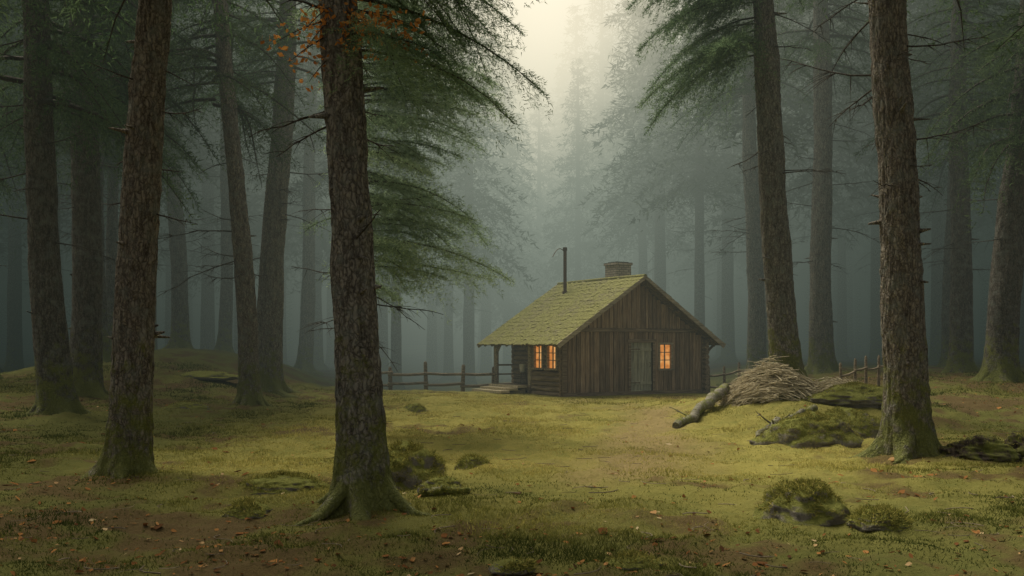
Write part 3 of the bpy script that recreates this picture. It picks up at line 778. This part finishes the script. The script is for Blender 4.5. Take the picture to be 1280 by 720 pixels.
def to_world(u, t, z):
    c, s = math.cos(TH), math.sin(TH); return (1.72 + u * c - t * s, 34 + u * s + t * c, z)
a = Acc()
tube(a, [(0, 0, 0), (0, 0, .02), (0, 0, .26), (0, 0, .3)], [.09, .1, .125, .132], 20, 0, False)
tube(a, [(0, 0, .005), (0, 0, .012)], [.09, .09], 20, 0, True)
o = a.build('pail', [M['tin']], loc=to_world(.2, 3.0, .755)); o['label'] = 'pale enamel pail standing on the porch stool'; o['category'] = 'bucket'
b = Acc(); t = np.linspace(0, math.pi, 11); tube(b, np.stack([.13 * np.cos(t), 0 * t, .28 + .12 * np.sin(t)], 1), .006, 5, 0)
b.build('handle', [M['metal']], parent=o)
st = bpy.data.objects.new('stool', None); COL.objects.link(st); st.location = to_world(.2, 3.0, .31); st['label'] = 'rough wooden stool on the cabin porch'; st['category'] = 'stool'
a = Acc(); tube(a, [(0, 0, .40), (0, 0, .443)], .2, 18, 0); a.build('seat', [M['fence']], parent=st)
for k in range(3):
    a = Acc(); an = k * 2.09; tube(a, [(.17 * math.cos(an), .17 * math.sin(an), 0), (.11 * math.cos(an), .11 * math.sin(an), .41)], .022, 8, 0); a.build('leg', [M['fence']], parent=st)

# ---------------------------------------------------------------- fences
def fence(pts, H, label, rails=(.35, .75), seed=0, th=1.0):
    r = np.random.default_rng(seed)
    x0, y0 = pts[0]; e = tree_root('fence', x0, y0, label, 'fence'); gz0 = e.location.z
    loc = [(x - x0, y - y0, g1(x, y) - gz0) for x, y in pts]
    for (x, y, z) in loc:
        a = Acc(); lx, ly = r.uniform(-.05, .05, 2); h = H * r.uniform(.88, 1.12)
        tube(a, [(x, y, z - .3), (x + lx * .5, y + ly * .5, z + h * .5), (x + lx, y + ly, z + h), (x + lx, y + ly, z + h + .05)], np.array([.085, .08, .07, .03]) * th, 8, 0, True, .08, r, .9)
        a.build('post', [M['fence']], parent=e)
    for i in range(len(loc) - 1):
        for h in rails:
            a = Acc(); p = np.array(loc[i]); q = np.array(loc[i + 1]); d = (q - p); p2 = p - d * .06; q2 = q + d * .06; k = np.array([0, -.09 * th, 0])
            m = (p2 + q2) / 2 + np.array([0, 0, -.03]); hh = r.uniform(-.06, .06, 2)
            tube(a, [p2 + k + (0, 0, H * h + hh[0]), m + k + (0, 0, H * h + hh.mean()), q2 + k + (0, 0, H * h + hh[1])], .055 * th, 7, 0, True, .1, r, 1)
            a.build('rail', [M['fence']], parent=e)
fence([(-.7, 38.0), (-1.9, 38.2), (-3.3, 38.3), (-4.7, 38.5), (-6.3, 39.0)], 1.1, 'low split-rail fence along the misty meadow edge', seed=1)
fence([(7.6, 38.4), (8.15, 38.2), (8.7, 38.1), (9.3, 38)], 1.0, 'short rail fence behind the cabin', seed=2, th=.7)
fence([(9.6, 29.0), (10.0, 29.05), (10.35, 29.1), (10.75, 29.2), (11.3, 29.3)], .85, 'weathered stake fence on the mossy bank', rails=(.7,), seed=3, th=.55)

# ---------------------------------------------------------------- mossy stones, logs, brushwood
def fuzz(a, rng, P, Nn, n, mat=1, h=.036, w=.005):
    idx = rng.integers(0, len(P), n)
    q = P[idx] + rng.normal(0, .014, (n, 3)); d = Nn[idx] + rng.normal(0, .55, (n, 3)); d /= np.linalg.norm(d, axis=1)[:, None]
    pr = np.cross(d, rng.normal(size=(n, 3))); pr /= np.linalg.norm(pr, axis=1)[:, None]
    hh = h * rng.uniform(.4, 1.5, (n, 1))
    a.tris(np.stack([q - pr * w, q + pr * w, q + d * hh], 1), mat, np.clip(rng.normal(.45, .2, n), 0, 1))
def boulder(x, y, sx, sy, sz, seed, label, rz=0, lift=.15, rough=.26, nf=4000, name='mossy_boulder', mat='mossrock', cat='rock'):
    r = np.random.default_rng(seed)
    nu, nv = 90, 50
    u = np.arange(nu) / nu * 2 * math.pi; v = np.linspace(.001, math.pi - .001, nv)
    U, Vv = np.meshgrid(u, v)
    d = np.stack([np.cos(U) * np.sin(Vv), np.sin(U) * np.sin(Vv), np.cos(Vv)], -1)
    k = 1 + rough * 2 * (fbm(d[..., 0] * 1.9 + seed, d[..., 1] * 1.9, d[..., 2] * 1.9, seed, 5) - .5) + .12 * (vn(d[..., 0] * 9, d[..., 1] * 9, d[..., 2] * 9, seed + 1) - .5)
    P = d * k[..., None] * np.array([sx, sy, sz])
    low = np.clip(.45 - d[..., 2], 0, 1)[..., None]; P[..., :2] *= 1 + .4 * low
    c, s = math.cos(rz), math.sin(rz); P = P @ np.array([[c, -s, 0], [s, c, 0], [0, 0, 1]]).T
    i = np.arange(nv - 1)[:, None]; j = np.arange(nu)[None, :]; kk = (j + 1) % nu
    F = np.stack([i * nu + j, (i + 1) * nu + j, (i + 1) * nu + kk, i * nu + kk], -1).reshape(-1, 4)
    a = Acc(); a.add(P, F, 0, True)
    Pf = P.reshape(-1, 3); nn = Pf / np.array([sx, sy, sz]) ** 2; nn /= np.linalg.norm(nn, axis=1)[:, None]
    m = (nn[:, 2] > .0) & (fbm(Pf[:, 0] * 4, Pf[:, 1] * 4, Pf[:, 2] * 4, seed + 3, 3) > .42); fuzz(a, r, Pf[m], nn[m], nf)
    o = a.build(name, [M[mat], M['grass']], loc=(x, y, g1(x, y) + sz * lift))
    o['label'] = label; o['category'] = cat
    return o
boulder(-1.35, 12.6, .46, .40, .40, 1, 'rounded moss-covered stone behind the big spruce', nf=7000)
boulder(-.85, 12.1, .24, .2, .13, 2, 'small bare grey stone beside the mossy one', nf=400)
boulder(-.55, 14.2, .22, .18, .16, 3, 'small mossy stone in the grass', nf=1500)
boulder(-1.5, 14.6, .42, .35, .18, 23, 'low mossy hump in the grass')
boulder(-2.95, 12.8, .5, .4, .16, 4, 'low mossy hump among leaves', lift=-.05)
boulder(-2.85, 10.8, .22, .2, .12, 5, 'low dark mossy lump beside the spruce', nf=1500)
boulder(3.0, 10.3, .38, .34, .30, 6, 'mossy stump-like rock with pale roots', nf=7000, rough=.36)
boulder(3.62, 9.8, .24, .22, .13, 7, 'dark tufted moss lump by the rock', nf=3500)
boulder(5.3, 17.6, .85, .5, .44, 8, 'long moss-blanketed boulder under the spruce', nf=9000, rz=.3)
boulder(6.3, 18.8, .7, .5, .44, 9, 'rounded moss-blanketed boulder under the spruce', nf=7000)
boulder(7.7, 22.4, .85, .6, .30, 24, 'broad mossy stone on the bank', nf=7000)
boulder(.0, 7.95, .15, .13, .06, 10, 'little moss cushion on the ground', nf=900)
boulder(1.0, 8.2, .18, .14, .06, 11, 'little moss cushion on the ground', nf=900)
boulder(-2.6, 26.5, .28, .22, .16, 13, 'small green hummock in the meadow', nf=900)
boulder(-10.3, 33.5, .9, .5, .16, 14, 'pale flat stone on the leafy rise', nf=500)
boulder(-8.5, 26, .5, .4, .16, 15, 'low dark mossy hummock in leaf litter', nf=1500)
boulder(7.25, 15.5, .5, .32, .22, 16, 'dark rotten stump beside the spruce', nf=500, rough=.6, name='tree_stump', mat='stump', cat='stump')
boulder(8.1, 15.7, .36, .28, .30, 17, 'dark rotten stump end on the ground', nf=400, rough=.6, name='tree_stump', mat='stump', cat='stump')

def log(pts, radii, seed, label, branches=3):
    r = np.random.default_rng(seed); p0 = np.array(pts[0], float); a = Acc()
    P = []; R = []
    for i in range(len(pts) - 1):
        for f in np.linspace(0, 1, 9)[:-1 if i < len(pts) - 2 else None]:
            P.append(np.array(pts[i]) * (1 - f) + np.array(pts[i + 1]) * f); R.append(radii[i] * (1 - f) + radii[i + 1] * f)
    P = np.array(P, float); P[:, 2] = gz(P[:, 0], P[:, 1]) + P[:, 2]
    base = np.array([p0[0], p0[1], g1(p0[0], p0[1])]); P = P - base
    P += r.normal(0, .015, P.shape)
    tube(a, P, np.array(R), 16, 0, True, .12, r, .9)
    Q = P + np.array([0, 0, 1.0]) * np.array(R)[:, None] * .9
    Qs = np.vstack([Q + np.array([0, dy, -abs(dy) * .4]) for dy in (-.06, 0, .06)]); fuzz(a, r, Qs, np.tile([0, 0, 1.0], (len(Qs), 1)), 500, 1, .025)
    for _ in range(branches):
        i = r.integers(2, len(P) - 1); dead_branch(a, r, P[i], r.uniform(0, 6.28), r.uniform(.3, .7), .4, .02, 2, 0)
    o = a.build('fallen_log', [M['log'], M['grass'], M['twig']], loc=base); o['label'] = label; o['category'] = 'log'
log([(3.4, 20.7, .05), (4.2, 22.0, .13), (5.0, 23.4, .34)], [.08, .115, .13], 1, 'grey weathered fallen log leaning against the bank', 1)
log([(4.5, 18.2, .1), (5.0, 18.7, .26), (5.9, 19.3, .4)], [.05, .08, .07], 2, 'grey-green fallen limb by the mossy boulder')
log([(-1.1, 11.75, .04), (-.8, 11.65, .06), (-.5, 11.75, .03)], [.05, .05, .035], 3, 'short pale broken branch beside a stone', 0)
def brush(x, y, seed, n, sx, sy, h, label, sd=.5):
    r = np.random.default_rng(seed); a = Acc(); z0 = g1(x, y)
    for _ in range(n):
        rr = np.sqrt(r.random()); an = r.uniform(0, 6.283); px, py = rr * sx * math.cos(an), rr * sy * math.sin(an)
        hloc = h * (1 - rr * rr) * (.55 + .9 * float(vn(px * 2.2, py * 2.2, 0, seed + 70)))
        z = g1(x + px, y + py) - z0 + hloc * r.random() ** .25 + .02
        L = r.uniform(.2, .85); az = r.normal(2.9, sd); pit = .7 * math.cos(an) * rr + r.normal(0, .18)
        d = np.array([math.cos(az), math.sin(az), pit]); t = np.linspace(-.5, .5, 5)[:, None]
        pp = np.array([px, py, z]) + d * L * t + np.array([0, 0, r.uniform(-.04, .08)]) * (1 - 4 * t * t)
        tube(a, pp, np.linspace(1, .4, 5) * r.uniform(.005, .016), 5, 0, True, col=r.uniform(.8, 1))
    P = r.normal(0, .4, (3000, 2)) * np.array([sx, sy]); zz = gz(x + P[:, 0], y + P[:, 1]) - z0
    hh = h * np.clip(1 - (P[:, 0] / sx) ** 2 - (P[:, 1] / sy) ** 2, 0, 1) * (.3 + .7 * vn(P[:, 0] * 2.2, P[:, 1] * 2.2, 0, seed + 70))
    fuzz(a, r, np.stack([P[:, 0], P[:, 1], zz + hh], 1), np.tile([0, 0, 1.0], (3000, 1)), 3500, 1, .09, .007)
    o = a.build('brushwood_pile', [M['pale'], M['grass']], loc=(x, y, z0)); o['label'] = label; o['category'] = 'brushwood'
brush(6.0, 23.2, 1, 1300, 1.1, .8, .62, 'pale heap of dry sticks piled at the spruce foot')
brush(7.5, 23.0, 2, 450, .9, .6, .25, 'scattered dry sticks on the mossy bank')

# ---------------------------------------------------------------- grass, leaves, twigs
def scatter(n, rng, ymin=6.8, ymax=36, p=1.6):
    y = ymin + (ymax - ymin) * rng.random(n) ** p; x = rng.uniform(-.56, .56, n) * (y + 1)
    return x, y
def grass():
    r = np.random.default_rng(2); x, y = scatter(480000, r, p=1.25)
    m = fbm(x * .9, y * .9, 0, 71, 3); k = sstep(.34, .58, m) * (1 - np.clip(pathmask(x, y) * 1.1, 0, .8)) * (1 - .65 * littermask(x, y))
    keep = r.random(len(x)) < k * .85 + .06; x, y, m = x[keep], y[keep], m[keep]
    keep = ~((y > 34.2) & (x > 1) & (x < 8)); x, y, m = x[keep], y[keep], m[keep]
    n = len(x); z = gz(x, y) - .005
    h = r.uniform(.010, .032, n) * (1 + 1.3 * sstep(.55, .75, m)) * (1 + .015 * y)
    q = r.uniform(0, 6.28, n)
    d = np.stack([r.normal(0, .6, n), r.normal(0, .6, n), np.ones(n)], 1); pr = np.stack([np.cos(q), np.sin(q), 0 * q], 1)
    P = np.stack([x, y, z], 1); w = (.003 + .0003 * y)[:, None]
    a = Acc(); a.tris(np.stack([P - pr * w, P + pr * w, P + d * h[:, None]], 1), 0, np.clip(.2 + fbm(x * .5, y * .5, 0, 91, 4) * 1.0 + r.normal(0, .12, n) - .58 * shademask(x, y), 0, 1))  # blades coloured darker at the edges, so the centre reads as a light pool
    o = a.build('grass', [M['grass']]); o['kind'] = 'stuff'; o['label'] = 'short moss and grass blades covering the clearing'; o['category'] = 'grass'
grass()
def leaves():
    r = np.random.default_rng(3); x, y = scatter(15000, r, ymax=34, p=1.5)
    keep = r.random(len(x)) < .42 * littermask(x, y) + .04 + .05 * sstep(13, 8, y); x, y = x[keep], y[keep]
    n = len(x); z = gz(x, y) + .012
    az = r.uniform(0, 6.28, n); l = r.uniform(.013, .038, n) * (1 + (r.random(n) < .08) * 1.0); w = l * r.uniform(.45, .8, n)
    tx, ty = r.normal(0, .3, n), r.normal(0, .3, n); cu = r.uniform(-.1, .5, n)
    c, s = np.cos(az), np.sin(az)
    def pt(a_, b_, zz):
        X = a_ * c - b_ * s; Y = a_ * s + b_ * c; return np.stack([x + X, y + Y, z + zz + X * tx + Y * ty], 1)
    ps = [pt(-l, 0 * l, 0 * l), pt(-l * .3, w, cu * w), pt(l * .5, w * .7, cu * w), pt(l * 1.1, 0 * l, cu * l * .5), pt(l * .5, -w * .7, cu * w), pt(-l * .3, -w, cu * w)]
    V = np.stack(ps, 1).reshape(-1, 3); b = np.arange(n)[:, None] * 6
    F = np.concatenate([b + np.array([[0, 3, 2, 1]]), b + np.array([[0, 5, 4, 3]])])
    a = Acc(); a.add(V, F, 0, False, np.repeat(np.clip(r.beta(2, 2.2, n) + (r.random(n) < .05) * .4, 0, 1), 6))
    o = a.build('fallen_leaves', [M['leaf']]); o['kind'] = 'stuff'; o['label'] = 'brown and orange leaves strewn over the moss'; o['category'] = 'leaves'
leaves()
def twigs():
    r = np.random.default_rng(6); x, y = scatter(320, r, ymax=26, p=1.4); a = Acc()
    Z = gz(x, y)
    for i in range(len(x)):
        L = r.uniform(.1, .4); az = r.uniform(0, 6.28); t = np.linspace(-.5, .5, 4)[:, None]; d = np.array([math.cos(az), math.sin(az), r.normal(0, .06)])
        tube(a, np.array([x[i], y[i], Z[i] + .02]) + d * L * t + np.array([-d[1], d[0], 0]) * (.15 * L * np.cos(t * 5)), r.uniform(.002, .006), 4, 0, False, col=r.random())
    o = a.build('fallen_twigs', [M['fence']]); o['kind'] = 'stuff'; o['label'] = 'thin dry twigs littering the ground'; o['category'] = 'twigs'
twigs()

# ---------------------------------------------------------------- mist that emits its own light
def mist():
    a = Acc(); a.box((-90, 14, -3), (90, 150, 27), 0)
    m, nt = newmat('glowing_mist'); out = nt.nodes.new('ShaderNodeOutputMaterial'); co = objco(nt)
    sep = nt.nodes.new('ShaderNodeSeparateXYZ'); nt.links.new(co, sep.inputs[0]); X, Y, Z = sep.outputs
    def mr(v, a0, a1, b0, b1, sm=True):
        n = nt.nodes.new('ShaderNodeMapRange'); n.interpolation_type = 'SMOOTHSTEP' if sm else 'LINEAR'
        nt.links.new(v, n.inputs[0])
        for i, q in enumerate((a0, a1, b0, b1)): n.inputs[i + 1].default_value = q
        return n.outputs[0]
    def gauss(c, wd):
        dx = math_(nt, 'DIVIDE', math_(nt, 'SUBTRACT', X, c), wd)
        return math_(nt, 'POWER', 2.718, math_(nt, 'MULTIPLY', math_(nt, 'MULTIPLY', dx, dx), -1))
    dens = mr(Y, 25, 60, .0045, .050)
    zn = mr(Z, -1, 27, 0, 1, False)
    zc = ramp(nt, zn, [(0, (.095, .115, .098)), (.3, (.235, .275, .225)), (.6, (.44, .48, .38)), (1, (.74, .73, .57))])  # light of the clearing put into the emission: bright centre, dim sides
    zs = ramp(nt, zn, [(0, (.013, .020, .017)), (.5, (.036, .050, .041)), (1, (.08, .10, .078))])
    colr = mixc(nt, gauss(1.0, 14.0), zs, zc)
    glow = math_(nt, 'MULTIPLY', gauss(2.0, 6.5), mr(Z, 11.5, 23, 0, 1))  # warm light of the sky gap, painted into the mist emission
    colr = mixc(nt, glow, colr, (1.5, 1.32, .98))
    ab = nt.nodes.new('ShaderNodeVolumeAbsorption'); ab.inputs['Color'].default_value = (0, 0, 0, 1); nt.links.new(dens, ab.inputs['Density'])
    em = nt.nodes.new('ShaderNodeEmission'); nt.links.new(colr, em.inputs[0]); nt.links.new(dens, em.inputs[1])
    ad = nt.nodes.new('ShaderNodeAddShader'); nt.links.new(ab.outputs[0], ad.inputs[0]); nt.links.new(em.outputs[0], ad.inputs[1])
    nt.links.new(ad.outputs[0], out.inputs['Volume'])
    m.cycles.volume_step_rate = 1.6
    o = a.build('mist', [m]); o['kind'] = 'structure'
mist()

# ---------------------------------------------------------------- light
w = bpy.data.worlds.new('World'); scene.world = w; w.use_nodes = True; nt = w.node_tree; nt.nodes.clear()
sky = nt.nodes.new('ShaderNodeTexSky'); sky.sky_type = 'NISHITA'; sky.sun_disc = False
EL, AZ = math.radians(60), math.radians(-35)
sky.sun_elevation = EL; sky.sun_rotation = AZ; sky.dust_density = 6; sky.air_density = 1.2; sky.ozone_density = .6
hs = nt.nodes.new('ShaderNodeHueSaturation'); hs.inputs['Saturation'].default_value = .3
mx = nt.nodes.new('ShaderNodeMix'); mx.data_type = 'RGBA'; mx.blend_type = 'MULTIPLY'; mx.inputs[0].default_value = 1; mx.inputs[7].default_value = (1.0, .95, .80, 1)
bg = nt.nodes.new('ShaderNodeBackground'); bg.inputs[1].default_value = .14
wo = nt.nodes.new('ShaderNodeOutputWorld')
nt.links.new(sky.outputs[0], hs.inputs['Color']); nt.links.new(hs.outputs[0], mx.inputs[6]); nt.links.new(mx.outputs[2], bg.inputs[0]); nt.links.new(bg.outputs[0], wo.inputs[0])
sd = bpy.data.lights.new('sun', 'SUN'); sd.energy = 5.0; sd.angle = math.radians(36); sd.color = (1, .92, .72)
so = bpy.data.objects.new('sun', sd); COL.objects.link(so)
dirv = Vector((math.sin(AZ) * math.cos(EL), math.cos(AZ) * math.cos(EL), math.sin(EL)))
so.rotation_euler = dirv.to_track_quat('Z', 'Y').to_euler()

cam = bpy.data.cameras.new('camera'); co = bpy.data.objects.new('camera', cam); COL.objects.link(co)
co.location = (0, 0, 1.8); co.rotation_euler = (math.radians(90), 0, 0)
cam.sensor_width = 36; cam.lens = 35; cam.shift_y = 70 / 1280; cam.clip_end = 3000
scene.camera = co
